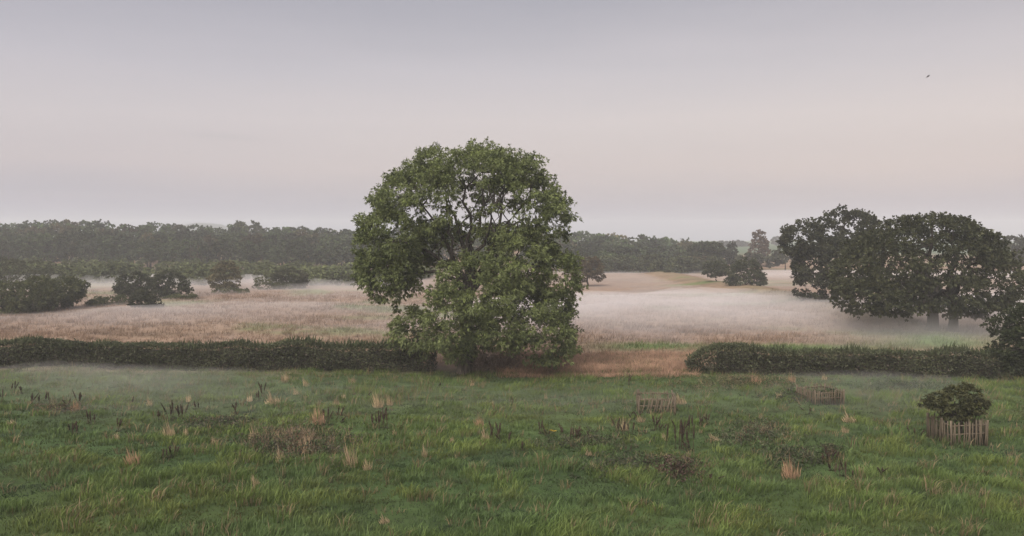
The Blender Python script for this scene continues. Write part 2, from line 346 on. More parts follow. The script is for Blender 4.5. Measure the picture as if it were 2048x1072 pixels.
# ------------------------------------------------------------------ the ash tree in the middle
def px_blobs(spec, Y0):
    """rows: x y rx ry (photograph pixels) dY rY (metres) at distance Y0 -> ellipsoids"""
    o = []
    for x, y, rx, ry, dY, rY in spec:
        Y = Y0 + dY; c = at(x, y, Y); s = Y/F; o.append((c[0], c[1], c[2], rx*s, rY, ry*s))
    return np.array(o)
rng = np.random.default_rng(11)
AY = dist(742)
ash = thing('ash_tree', 'tall broad green ash tree standing alone in the gap between the hedges', 'tree', tuple(ground(945, 742)))
ash_org = np.array(ash.location)
spec = [(935, 372, 105, 78, 0, 4.6), (845, 402, 88, 66, -0.5, 4.0), (1035, 415, 90, 82, 0.3, 4.2), (955, 350, 78, 56, 1.2, 3.5), (790, 395, 40, 48, 0.5, 2.4),
        (785, 470, 68, 56, -0.8, 3.6), (1085, 450, 56, 72, 0.6, 3.2), (1040, 355, 40, 45, 0, 2.6), (870, 345, 50, 45, 0, 2.6),
        (762, 545, 42, 42, -1.0, 2.4), (745, 500, 34, 44, -0.3, 2.2), (800, 540, 40, 40, -0.5, 2.4), (1108, 545, 50, 52, -0.4, 2.8), (1040, 520, 72, 66, -1.0, 3.4), (880, 490, 62, 40, 2.4, 2.4),
        (955, 580, 88, 72, -3.6, 2.6), (1040, 630, 84, 74, -2.2, 3.4), (905, 640, 66, 66, -2.6, 2.8), (1092, 676, 60, 52, -0.8, 2.8),
        (840, 665, 46, 36, -0.8, 2.4), (990, 656, 72, 40, -2.8, 2.2), (1110, 610, 36, 34, -0.3, 2.0), (915, 700, 34, 24, -2.2, 1.4), (820, 640, 26, 26, -0.2, 1.6)]
AB = px_blobs(spec, AY)
P, nn = clumps_in(AB, 2250, rng, 0.70, 0.14, 0.26)
hole = np.zeros(len(P), bool)                # the open heart of the crown, where sky shows between the limbs
for hx_, hy_, hr, hq in [(905, 425, 36, 26), (985, 430, 40, 24), (1045, 430, 26, 22), (860, 430, 26, 18), (1000, 395, 20, 20), (800, 612, 26, 16), (905, 512, 40, 14)]:
    c_ = at(hx_, hy_, AY); s_ = AY/F; hole |= ((P[:, 0] - c_[0])/(hr*s_))**2 + ((P[:, 2] - c_[2])/(hq*s_))**2 < 1.0
hole &= rng.random(len(P)) < 0.76
P, nn = P[~hole], nn[~hole]
# hanging leaf ends on the left limb
hang = np.array([at(x, y, AY - 0.6 + rng.normal()*0.8) for x, y in [(742, 580), (755, 590), (770, 597), (735, 560), (782, 585), (795, 600), (725, 540), (800, 575), (1150, 560), (1140, 690), (1150, 700), (790, 665), (782, 672)] for k in range(2)])
P = np.concatenate([P, hang]); nn = np.concatenate([nn, np.tile([0, -0.3, -0.9], (len(hang), 1))])
sg = rng.choice(len(P), 420, replace=False)      # sprigs that stand out of the outline
P = np.concatenate([P, P[sg] + nn[sg]*rng.uniform(0.25, 0.75, (420, 1))]); nn = np.concatenate([nn, nn[sg]])
Vc, Tc, Cc = crown(P, nn, rng, 0.47, 12, 7, 0.22, 0.074, (0.058, 0.074, 0.028), (0.20, 0.235, 0.092), 0.35, 0.95, 0.8, 0.08, (0.18, 0.22, 0.06))
link('crown', make_mesh('ash_crown', Vc - ash_org, [Tc], ASHL, Cc), ash)
def tree_trunk(base, topz, r0, r1, rng, lean=(0, 0), k=10, n=9):
    z = np.linspace(0, 1, n); pth = np.stack([base[0] + lean[0]*z + 0.08*np.sin(z*5), base[1] + lean[1]*z, base[2] - 0.15 + (topz - base[2])*z], -1)
    rad = r0 + (r1 - r0)*z; rad[0] *= 1.35; rad[1] *= 1.1
    return tube(pth, rad, k)
tb = Bag(); v, q = tree_trunk(ash_org + np.array([-0.55, 0, 0]), at(945, 560, AY)[2], 0.52, 0.36, rng); tb.add(v - ash_org, q)
link('trunk', tb.mesh('ash_trunk', BARK, True), ash)
fork = at(940, 575, AY)
for (x, y, dY) in [(835, 400, -1.0), (880, 360, 1.0), (925, 330, -1.0), (965, 345, 1.5), (1010, 360, -1.0), (1060, 390, 0.5), (1090, 450, -0.5), (790, 480, -1.0), (760, 545, -1.2), (1110, 540, -0.3), (900, 420, -2.5), (990, 410, -2.6), (1045, 440, -2.4)]:
    end = at(x, y, AY + dY); lb = Bag()
    f0 = fork + np.array([rng.normal()*0.15, rng.normal()*0.15, -abs(rng.normal())*0.8])
    pth = limb_path(f0, end, rng, 0.10 if y < 470 else 0.28, 10, 0.018); v, q = tube(pth, np.linspace(0.20, 0.035, 10), 7); lb.add(v - ash_org, q)
    for s in range(9):                      # side branches that reach the leaf clumps
        i = rng.integers(4, 10); a = pth[i]; near = P[np.argsort(np.linalg.norm(P - a, axis=1))[rng.integers(3, 60)]]
        v, q = tube(limb_path(a, near, rng, 0.06, 6), np.linspace(0.06, 0.015, 6), 4); lb.add(v - ash_org, q)
    link('limb', lb.mesh('ash_limb', BARKD, True), ash)
lb = Bag()
for k in range(26):                         # bare twigs under the hanging left limb
    a = at(rng.uniform(770, 830), rng.uniform(530, 560), AY - 0.8); c = at(rng.uniform(745, 815), rng.uniform(570, 612), AY - 0.8 + rng.normal()*0.5)
    v, q = tube(limb_path(a, c, rng, 0.15, 6), np.linspace(0.03, 0.01, 6), 4); lb.add(v - ash_org, q)
link('bare_twigs', lb.mesh('ash_twigs', BARK), ash)['kind'] = 'stuff'

# ------------------------------------------------------------------ trees of the right group, single bushes and field trees
def px_tree(name, label, spec, base_px, Y0, seed, nclump, rc, shoots, per, ln, wd, lo, hi, mat, gap=0.0, bark=BARKD, trunk=None, limbs=6, cat='tree', group=None, droop=0.2, flat=0.7, tips=0.0, keep_in=0.2, trunks=None, crown_name='crown'):
    rng = np.random.default_rng(seed)
    b = at(base_px[0], base_px[1], Y0); b[2] = T(b[0], b[1]) - 0.03
    th = thing(name, label, cat, tuple(b), group); B = px_blobs(spec, Y0)
    P, nn = clumps_in(B, nclump, rng, 0.68, keep_in, gap)
    ok = P[:, 2] > b[2] + 0.1; P, nn = P[ok], nn[ok]
    Vc, Tc, Cc = crown(P, nn, rng, rc, shoots, per, ln, wd, lo, hi, droop, 0.85, flat, tips)
    lowest = terrain(Vc[:, 0], Vc[:, 1]) + 0.02; Vc[:, 2] = np.maximum(Vc[:, 2], lowest)
    link(crown_name, make_mesh(name + '_crown', Vc - b, [Tc], mat, Cc), th)
    for tx_, tr, ty in (trunks or ([(base_px[0], trunk, None)] if trunk else [])):
        tbase = at(tx_, base_px[1], Y0); tbase[2] = b[2]; topz = at(tx_, ty or (base_px[1]*0.5 + B_mid(B, Y0)*0.5), Y0)[2]
        bg = Bag(); v, q = tree_trunk(tbase, topz, tr, tr*0.7, rng); bg.add(v - b, q)
        link('trunk', bg.mesh(name + '_trunk', bark, True), th)
        tp = np.array([tbase[0], tbase[1], topz])
        for k in range(limbs):
            e_ = P[rng.integers(len(P))]*0.85 + tp*0.15; lb = Bag(); pth = limb_path(tp - np.array([0, 0, abs(rng.normal())*0.3*tr]), e_, rng, 0.12, 8)
            v, q = tube(pth, np.linspace(tr*0.55, tr*0.1, 8), 6); lb.add(v - b, q)
            for s in range(4):
                i = rng.integers(3, 8); near = P[np.argsort(np.linalg.norm(P - pth[i], axis=1))[rng.integers(0, min(25, len(P)))]]
                v, q = tube(limb_path(pth[i], near, rng, 0.05, 5), np.linspace(tr*0.2, tr*0.05, 5), 4); lb.add(v - b, q)
            link('limb', lb.mesh(name + '_limb', bark, True), th)
    return th
def B_mid(B, Y0):
    z = B[:, 2].mean(); return HZ + (H - z)/Y0*F

OKLO, OKHI = (0.024, 0.029, 0.014), (0.072, 0.077, 0.034)
px_tree('oak_tree', 'broad rounded dark oak with two trunks standing in mist at the right', [(1850, 520, 150, 88, 0, 7.0), (1760, 545, 90, 78, -0.5, 5.5), (1945, 550, 82, 82, 0, 5.5), (1855, 476, 92, 50, 0, 5.0), (1905, 500, 90, 62, -1, 5.0),
        (1790, 590, 75, 40, -1.5, 4.5), (1960, 592, 70, 44, -1, 4.0), (1880, 586, 110, 42, -2.0, 4.5), (1720, 590, 50, 38, 0, 4.0), (1770, 500, 56, 40, 1, 4.0), (1990, 560, 42, 58, 0.5, 3.5)],
        (1880, 664), dist(664), 21, 900, 0.66, 13, 6, 0.28, 0.165, OKLO, OKHI, OAKL, 0.30, BARKD, trunks=[(1864, 0.62, 590), (1905, 0.5, 590)], limbs=6)
px_tree('oak_tree', 'taller ragged oak with open crown behind the left side of the broad oak', [(1680, 462, 62, 46, 0, 4.5), (1610, 478, 44, 36, 0, 3.6), (1650, 520, 60, 55, 0, 4.5), (1640, 575, 50, 36, 0, 4.0), (1700, 520, 65, 60, 0, 4.5),
        (1720, 448, 36, 24, 0, 3.0), (1590, 480, 26, 28, 0, 2.5), (1690, 590, 60, 36, 0.5, 4.0), (1622, 545, 28, 26, -0.5, 2.6), (1610, 585, 18, 26, -0.5, 2.0), (1640, 446, 30, 20, 0, 2.5)],
        (1668, 618), dist(614), 22, 620, 0.70, 12, 6, 0.32, 0.2, (0.022, 0.026, 0.014), (0.058, 0.062, 0.03), OAKL, 0.40, BARKD, trunks=[(1668, 0.55, 560)], limbs=7)
px_tree('hawthorn_tree', 'dark leafy tree at the right picture edge closing the end of the right hedge', [(2040, 650, 50, 42, 0, 2.4), (2030, 690, 46, 40, -0.3, 2.2), (2075, 670, 50, 70, 0, 2.5), (2012, 715, 26, 24, 0, 1.4), (2050, 735, 40, 20, 0, 1.8)],
        (2050, 752), dist(752), 23, 330, 0.38, 12, 5, 0.20, 0.11, (0.018, 0.024, 0.01), (0.045, 0.055, 0.022), OAKL, 0.28, BARKD, trunk=0.16, limbs=4)
MLO, MHI = (0.024, 0.029, 0.015), (0.066, 0.072, 0.035)
FT = [  # name, label, blobs, base, distance row, clumps, leaf length, lo, hi, trunk
    ('oak_tree', 'round dark tree, left one of the touching pair in the misty field at left', [(270, 567, 36, 24, 0, 2.6), (262, 580, 30, 16, 0, 2.2), (288, 575, 26, 22, 0, 2.0)], (272, 597), 597, 150, 0.34, MLO, MHI, 0.2),
    ('oak_tree', 'round dark tree, right one of the touching pair in the misty field at left', [(340, 567, 32, 25, 0, 2.5), (350, 580, 28, 17, 0, 2.2), (325, 572, 18, 20, 0, 1.7)], (342, 597), 597, 140, 0.34, MLO, MHI, 0.2),
    ('field_bush', 'dark cone shaped bush in front of the touching pair of round trees', [(290, 603, 30, 14, 0, 1.6), (285, 592, 16, 13, 0, 1.1), (316, 606, 11, 10, 0, 0.8)], (292, 618), 618, 110, 0.27, (0.024, 0.03, 0.015), (0.055, 0.058, 0.028), 0.1),
    ('field_tree', 'tiered olive brown tree with airy branches in the misty field', [(450, 545, 26, 20, 0, 2.0), (450, 562, 34, 14, 0, 2.3), (448, 575, 30, 8, 0, 2.0), (455, 532, 16, 10, 0, 1.3)], (452, 586), 584, 120, 0.34, (0.06, 0.056, 0.028), (0.15, 0.13, 0.065), 0.2),
    ('field_tree', 'low spreading dark tree rising from a hedge end in the left mist', [(578, 556, 34, 19, 0, 2.6), (560, 563, 22, 13, 0, 2.0), (597, 562, 16, 13, 0, 1.5)], (580, 582), 580, 120, 0.38, (0.03, 0.034, 0.018), (0.07, 0.072, 0.035), 0.2),
    ('field_tree', 'brown tinged tree standing in mist beside the right edge of the ash', [(1182, 536, 26, 16, 0, 2.2), (1180, 523, 17, 9, 0, 1.5), (1195, 552, 14, 9, 0, 1.5), (1160, 550, 18, 12, 0, 1.6)], (1175, 575), 571, 130, 0.36, (0.055, 0.045, 0.024), (0.11, 0.082, 0.042), 0.22),
    ('field_bush', 'small round dark bush alone on the misty crest right of the ash', [(1338, 546, 9, 5, 0, 0.9), (1335, 545, 6, 4, 0, 0.7)], (1337, 551), 551, 40, 0.32, MLO, MHI, 0.06),
    ('field_tree', 'young tree with a thin bare trunk left of the dense bushy tree', [(1432, 535, 24, 13, 0, 2.2), (1420, 545, 13, 8, 0, 1.4), (1445, 542, 12, 9, 0, 1.4)], (1432, 571), 571, 110, 0.32, MLO, MHI, 0.13),
    ('field_tree', 'dense bushy dark tree with leaves to the ground on the grassy bank', [(1490, 546, 36, 24, 0, 3.0), (1492, 530, 24, 14, 0, 2.2), (1490, 563, 40, 14, 0, 3.0), (1515, 560, 17, 15, 0, 2.0)], (1492, 580), 579, 210, 0.36, MLO, MHI, 0.22),
]
for i, (nm, lb_, sp, bs, row, ncl, ln, lo, hi, tr) in enumerate(FT):
    px_tree(nm, lb_, sp, bs, dist(row), 40 + i, ncl, ln*1.55, 9, 5, ln, ln*0.6, lo, hi, OAKL, 0.12 if nm == 'field_tree' else 0.0, BARKD, trunk=tr, limbs=4, cat='tree' if 'tree' in nm else 'bush', flat=0.55)
# willow bushes at the left edge
WLO, WHI = (0.042, 0.05, 0.022), (0.105, 0.115, 0.05)
for i, (lb_, sp, bs, row, hi) in enumerate([
    ('olive willow bush with a darker top, right end of the left edge thicket', [(130, 580, 36, 26, 0, 2.6), (110, 595, 40, 28, -0.5, 2.4), (145, 572, 22, 16, 0.5, 1.8)], (125, 622), 620, WHI),
    ('big rounded olive willow bush in the middle of the left edge thicket', [(70, 590, 44, 32, -0.5, 2.6), (55, 605, 50, 24, -1.0, 2.2), (85, 575, 30, 20, 0, 2.0)], (65, 627), 625, WHI),
    ('rounded willow bush cut by the left picture edge above the tan grass', [(8, 595, 42, 30, -0.5, 2.6), (-40, 590, 50, 36, 0, 3.0), (20, 612, 34, 20, -1.0, 2.0)], (5, 630), 628, WHI),
    ('darker brownish willow mound behind the left edge thicket', [(40, 545, 66, 28, 0, 4.5), (0, 540, 60, 26, 0, 4.5), (85, 555, 40, 22, 0, 3.5)], (40, 585), 580, (0.058, 0.06, 0.03))]):
    px_tree('willow_bush', lb_, sp, bs, dist(row), 70 + i, 190, 0.55, 10, 5, 0.32, 0.15, WLO, hi, BUSHL, 0.0, BARKD, trunk=0.12, limbs=4, cat='bush', group='willow bushes at the left edge', crown_name='foliage')
# low bushes along the left field edge
for i, (lb_, sp, bs, row, ln) in enumerate([
    ('low green bush between the willow thicket and the round tree pair', [(225, 603, 22, 9, 0, 1.4), (240, 600, 14, 8, 0, 1.0)], (228, 612), 612, 0.25),
    ('low dark bush just right of the willow thicket', [(198, 604, 12, 8, 0, 1.0), (188, 609, 14, 6, 0, 0.9)], (195, 615), 615, 0.25),
    ('low hedge stub left of the low spreading tree in mist', [(535, 571, 24, 10, 0, 1.6), (520, 564, 10, 9, 0, 1.2), (560, 575, 20, 8, 0, 1.4)], (540, 582), 582, 0.32),
    ('low grey green scrub under the tiered olive brown tree', [(450, 583, 34, 6, 0, 1.5), (480, 584, 22, 5, 0, 1.2)], (460, 589), 589, 0.28),
    ('small green scrub right of the touching round tree pair', [(378, 594, 18, 6, 0, 1.2), (350, 597, 20, 6, 0, 1.2)], (370, 601), 601, 0.26)]):
    px_tree('low_bush', lb_, sp, bs, dist(row), 90 + i, 55, ln*1.5, 8, 5, ln, ln*0.5, WLO, WHI, BUSHL, 0.0, BARKD, trunk=0.05, limbs=2, cat='bush', crown_name='foliage')

# ------------------------------------------------------------------ woodland
def wood_proto(seed, lo, hi, leaf=0.85, n=72, cone=False):
    rng = np.random.default_rng(seed)
    B = [(0, 0, 0.60, 0.42, 0.42, 0.36)]
    for k in range(6):
        a = rng.uniform(0, 6.28); B.append((0.24*math.cos(a), 0.24*math.sin(a), rng.uniform(0.38, 0.80), rng.uniform(0.18, 0.27), rng.uniform(0.18, 0.27), rng.uniform(0.15, 0.23)))
    if cone: B = [(0, 0, 0.15 + 0.85*k/6, 0.42*math.sqrt(1 - (k/6.8)**2), 0.42*math.sqrt(1 - (k/6.8)**2), 0.15) for k in range(7)]
    P, nn = clumps_in(np.array(B), n, rng, 0.75, 0.1)
    return P, nn
PROTO = [wood_proto(300 + k, None, None) for k in range(6)]; SCRUBP = [wood_proto(320 + k, None, None, n=42) for k in range(5)]
def wood_tree(rng, base, h, wdt, lo, hi, leaf, shoots=5, per=4, proto=None):
    P, nn = PROTO[rng.integers(6)] if proto is None else proto
    a = rng.uniform(0, 6.28); R = np.array([[math.cos(a), -math.sin(a), 0], [math.sin(a), math.cos(a), 0], [0, 0, 1]])
    P2 = (P @ R.T)*np.array([wdt, wdt, h]) + base; n2 = nn @ R.T
    k = rng.uniform(0.65, 1.4)
    return crown(P2, n2, rng, 0.085*h, shoots, per, leaf, leaf*0.75, np.array(lo)*k, np.array(hi)*k, 0.1, 0.9, 0.6)
sky_x = [-200, 0, 60, 130, 180, 220, 300, 340, 420, 480, 530, 600, 700, 900, 1140, 1200, 1280, 1340, 1400, 1432]
sky_y = [440, 443, 441, 436, 438, 443, 443, 448, 450, 447, 452, 452, 455, 458, 461, 464, 469, 473, 481, 486]
rng = np.random.default_rng(77); wb = Bag(); tb = Bag()
rows = [232, 244, 257, 273, 292, 318]
for ri, Yr in enumerate(rows):
    f = ri/(len(rows) - 1); px = -260.0 + rng.uniform(0, 30)
    while px < 1430:
        Y = Yr + rng.normal()*2.5; c = at(px, 500, Y); bz = T(c[0], Y)
        top_row = np.interp(px, sky_x, sky_y); front = top_row + 30 + 12*sstep(1000, 1400, px)
        ty = front + (top_row - front)*f**0.8 + rng.normal()*(2.8 - 1.4*f) + 1
        hgt = max(4.0, at(px, ty, Y)[2] - bz); wdt = rng.uniform(6.5, 13)*(0.8 + 0.2*hgt/14)
        left = 1 - sstep(150, 700, px); g = rng.random()
        lo = np.array((0.018, 0.024, 0.012))*(1 - 0.15*left); hi = np.array((0.052, 0.068, 0.030))
        if g < 0.14: lo, hi = np.array((0.045, 0.04, 0.02)), np.array((0.075, 0.062, 0.03))
        elif g < 0.4: lo, hi = np.array((0.03, 0.042, 0.018)), np.array((0.062, 0.085, 0.033))
        if f > 0.6: hi = hi*1.25 + np.array((0.0, 0.012, 0))
        if 790 < px < 1080 and rng.random() < 0.6:
            px += wdt*0.72/Y*F; continue
        wb.add(*wood_tree(rng, np.array((c[0], Y, bz)), hgt, wdt, lo, hi, 0.72 + 0.12*f, 4, 4))
        if ri < 2:
            v, q = tree_trunk(np.array((c[0], Y, bz)), bz + hgt*0.55, 0.3, 0.18, rng, k=5, n=4); tb.add(v, q)
        px += rng.uniform(0.75, 1.15)*wdt*0.72/Y*F
wd_o = tag(link('woodland', wb.mesh('woodland', WOODL)), 'dense dark green wood along the skyline', 'woodland', kind='stuff')
ch = link('trunks', tb.mesh('woodland_trunks', BARKD), wd_o); ch['kind'] = 'stuff'

# trees of the wood edge and beyond that can be told apart
def edge_tree(label, x, ytop, ybase, Y, wpx, lo, hi, leaf, seed, name='wood_edge_tree', n=70, cone=False, shoots=7, per=5, base_z=None, group=None):
    rng = np.random.default_rng(seed); b = at(x, ybase, Y); b[2] = T(b[0], Y) if base_z is None else base_z
    top = at(x, ytop, Y)[2]; h = top - b[2]; th = thing(name, label, 'tree', tuple(b), group)
    Vc, Tc, Cc = wood_tree(rng, np.zeros(3), h, wpx/F*Y, lo, hi, leaf, shoots, per, wood_proto(seed, None, None, n=n, cone=cone))
    link('crown', make_mesh(name + '_crown', Vc, [Tc], WOODL, Cc), th)
    bg = Bag(); v, q = tree_trunk(np.zeros(3), h*0.6, h*0.025, h*0.012, rng, k=6, n=5); bg.add(v, q); link('trunk', bg.mesh(name + '_trunk', BARKD, True), th)
    return th
D1, D2 = (0.024, 0.028, 0.016), (0.05, 0.055, 0.028)
edge_tree('domed tree standing above the wood skyline left of the ash', 497, 437, 500, 318, 60, (0.03, 0.036, 0.018), (0.065, 0.08, 0.034), 0.8, 501)
edge_tree('pale rusty cone shaped tree past the end of the wood', 1517, 471, 530, 262, 50, (0.07, 0.05, 0.035), (0.14, 0.10, 0.07), 0.6, 502, cone=True, n=110)
edge_tree('dark upright tree between the wood end and the pale cone shaped tree', 1463, 488, 535, 255, 26, D1, D2, 0.6, 503, cone=True)
edge_tree('low dark tree at the foot of the dark upright tree', 1450, 499, 540, 250, 36, D1, D2, 0.65, 504)
edge_tree('wide dark hazy tree right of the pale cone shaped tree', 1570, 497, 546, 235, 95, (0.026, 0.03, 0.02), (0.05, 0.055, 0.032), 0.7, 505)
edge_tree('grey green tree behind the dense bushy tree on the bank', 1500, 506, 545, 240, 60, (0.035, 0.04, 0.022), (0.07, 0.075, 0.04), 0.7, 506)
edge_tree('rounded tree closing the right end of the long wood', 1405, 483, 540, 238, 80, (0.026, 0.034, 0.017), (0.055, 0.068, 0.03), 0.75, 507, n=110)
edge_tree('light green rounded tree at the wood foot above the misty crest', 1310, 510, 548, 222, 70, (0.035, 0.042, 0.02), (0.075, 0.085, 0.04), 0.7, 508)
edge_tree('dark tree at the right picture edge behind the broad oak', 2022, 470, 545, 225, 60, D1, D2, 0.7, 509, n=90)
edge_tree('tall dark tree cut by the right picture edge behind the broad oak', 2062, 476, 545, 220, 62, D1, D2, 0.7, 510, n=90)
edge_tree('dark tree half hidden behind the right side of the broad oak', 1985, 480, 545, 232, 60, D1, D2, 0.7, 511)
far = 'blue far trees on the rise beyond the wood end'
for k, (x, yt, wpx) in enumerate([(1447, 482, 26), (1474, 480, 30), (1490, 486, 20), (1556, 473, 30), (1432, 490, 20), (1500, 490, 20)]):
    edge_tree(['hazy blue far tree just past the wood end', 'broad hazy blue far tree left of the pale cone tree', 'small hazy blue far tree touching the pale cone tree', 'hazy blue far tree over the green slope by the ragged oak', 'lowest hazy far tree against the wood end', 'small far tree behind the pale cone tree'][k], x, yt, 500, 620 + 15*k, wpx, D1, (0.045, 0.05, 0.03), 1.3, 520 + k, 'far_tree', 45, group=far)

# willow scrub in front of the wood, one mass
rng = np.random.default_rng(88); sb = Bag()
for k in range(165):
    px = rng.uniform(-150, 850); row = rng.uniform(551, 573); Y = dist(row)
    c = at(px, row, Y); bz = T(c[0], Y); h = rng.uniform(3.0, 4.6)*(1.0 - 0.25*sstep(500, 760, px)); wd_ = rng.uniform(5, 9)
    g = rng.random()
    Vc, Tc, Cc = wood_tree(rng, np.array((c[0], Y, bz - 0.35*h)), h*1.35, wd_, np.array((0.055, 0.066, 0.028))*(0.75 + 0.5*g), np.array((0.12, 0.138, 0.058))*(0.75 + 0.5*g), 0.52, 4, 4, SCRUBP[k % 5])
    Vc[:, 2] = np.maximum(Vc[:, 2], bz + 0.02); sb.add(Vc, Tc, Cc)
for k in range(46):
    px = rng.uniform(1140, 1440); Y = rng.uniform(218, 230); c = at(px, 545, Y); bz = T(c[0], Y); h = rng.uniform(2.5, 5)
    Vc, Tc, Cc = wood_tree(rng, np.array((c[0], Y, bz - 0.35*h)), h*1.3, rng.uniform(5, 9), (0.036, 0.045, 0.022), (0.08, 0.09, 0.04), 0.68, 4, 4, SCRUBP[k % 5])
    Vc[:, 2] = np.maximum(Vc[:, 2], bz + 0.02); sb.add(Vc, Tc, Cc)
tag(link('willow_scrub', sb.mesh('willow_scrub', WOODL)), 'olive green willow scrub along the foot of the wood', 'scrub', kind='stuff')

# ------------------------------------------------------------------ hedges
def hedge(label, xa, ya, xb, yb, hgt, thick, seed, dens=135):
    rng = np.random.default_rng(seed); A = ground(xa, ya); Bq = ground(xb, yb); ax = Bq - A; ln = np.linalg.norm(ax); ax /= ln; nx = np.array([-ax[1], ax[0], 0])
    th = thing('hedge', label, 'hedge', tuple((A + Bq)/2)); o = np.array(th.location)
    hedge_h = lambda q_: hgt*(0.66 + 0.66*NA.fbm(q_*0.30 + seed, q_*0 + 3, 5))*(0.55 + 0.45*sstep(0, 2.5, q_ + 0.6))
    n = int(ln*dens*9); s = rng.random(n)*ln
    hs = hedge_h(s); ends = np.minimum(1, np.minimum(s, ln - s)/1.2 + 0.25)
    hs = hs*ends**0.4
    which = rng.random(n); zt = rng.random(n)**0.8
    off = np.where(which < 0.5, -thick/2, np.where(which < 0.68, thick/2, (rng.random(n) - 0.5)*thick)); z = np.where(which < 0.68, zt*hs, hs)
    bul = (NB.fbm(s*0.45, z*0.9 + seed, 3) - 0.5)*1.15
    off = off*(0.92 + 0.2*(1 - z/hgt)) + np.sign(off)*bul + rng.normal(size=n)*0.08 + np.sign(off)*(rng.random(n) < 0.10)*0.4*rng.random(n); z = z + rng.normal(size=n)*0.07 - 0.03
    P = A + ax*s[:, None] + nx*off[:, None]; P[:, 2] = np.maximum(terrain(P[:, 0], P[:, 1]) + np.maximum(z, 0), 0)
    d = nrm(nx*np.sign(off)[:, None]*0.7 + rng.normal(size=(n, 3))*0.7 + np.array([0, 0, 0.5]))
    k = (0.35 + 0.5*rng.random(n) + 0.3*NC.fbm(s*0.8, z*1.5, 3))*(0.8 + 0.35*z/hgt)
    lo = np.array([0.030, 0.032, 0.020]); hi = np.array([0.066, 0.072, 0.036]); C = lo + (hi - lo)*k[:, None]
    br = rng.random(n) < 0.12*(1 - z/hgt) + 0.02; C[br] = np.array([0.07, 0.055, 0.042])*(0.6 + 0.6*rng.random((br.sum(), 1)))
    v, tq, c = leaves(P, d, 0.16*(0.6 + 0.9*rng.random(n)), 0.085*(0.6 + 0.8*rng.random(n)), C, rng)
    cs = np.linspace(2.2, ln - 1.0, int(ln*2.5)); cz = np.linspace(0, 1, 6); rings = []      # the dense dark twig core inside the leaves
    prof = [(-0.26, 0.0), (-0.28, 0.45), (-0.22, 0.82), (0.0, 0.88), (0.22, 0.82), (0.28, 0.45), (0.26, 0.0)]
    hc = hedge_h(cs)*np.minimum(1, np.minimum(cs, ln - cs)/1.2 + 0.25)**0.4
    CV = np.concatenate([np.stack([A + ax*s_ + nx*(pf*thick*(0.75 + 0.3*rng.random())) + np.array([0, 0, pz*h_*(0.9 + 0.08*rng.random())]) for pf, pz in prof]) for s_, h_ in zip(cs, hc)])
    CV[:, 2] += terrain(CV[:, 0], CV[:, 1]) - 0.04; ci = np.arange(len(cs)-1)[:, None]*7 + np.arange(6)[None, :]
    CQ = np.stack([ci, ci+1, ci+8, ci+7], -1).reshape(-1, 4)
    link('twig_core', make_mesh('hedge_core', CV - o, [CQ], BARKD), th)
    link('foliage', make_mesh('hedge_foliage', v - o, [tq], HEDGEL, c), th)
    m = int(ln*60); s = rng.random(m)*ln; P = A + ax*s[:, None] + nx*((rng.random(m) - 0.5)*thick)[:, None]
    hs = hedge_h(s); P[:, 2] = hs - 0.15
    d = nrm(rng.normal(size=(m, 3))*0.22 + np.array([0, 0, 1.0])); L_ = 0.25 + 0.55*rng.random(m)*NC.fbm(s*0.6, s*0, 2)*1.6
    vs_, ts_, cs_ = leaves(P, d, L_, np.full(m, 0.07), np.array([0.045, 0.056, 0.024])*(0.7 + 0.6*rng.random((m, 1))), rng)
    link('top_shoots', make_mesh('hedge_shoots', vs_ - o, [ts_], HEDGEL, cs_), th)['kind'] = 'stuff'
    bg = Bag()
    for k in range(int(ln*2.2)):
        s_ = rng.uniform(0, ln); a = A + ax*s_ - nx*rng.uniform(0, thick*0.4); a[2] = T(a[0], a[1]) - 0.02
        e_ = a + ax*rng.normal()*0.35 - nx*rng.uniform(0.1, 0.35) + np.array([0, 0, rng.uniform(0.5, hgt*0.9)])
        v, q = tube(limb_path(a, e_, rng, 0.05, 5), np.linspace(0.03, 0.009, 5), 4); bg.add(v - o, q)
    link('stems', bg.mesh('hedge_stems', BARK), th)['kind'] = 'stuff'
    return th
hedge('long clipped dark hedge running from the left edge to the ash tree', -110, 735, 872, 738, 1.85, 1.5, 5)
hedge('shorter dark hedge between the dry grass gap and the right edge tree', 1372, 744, 2010, 752, 1.78, 1.5, 6)

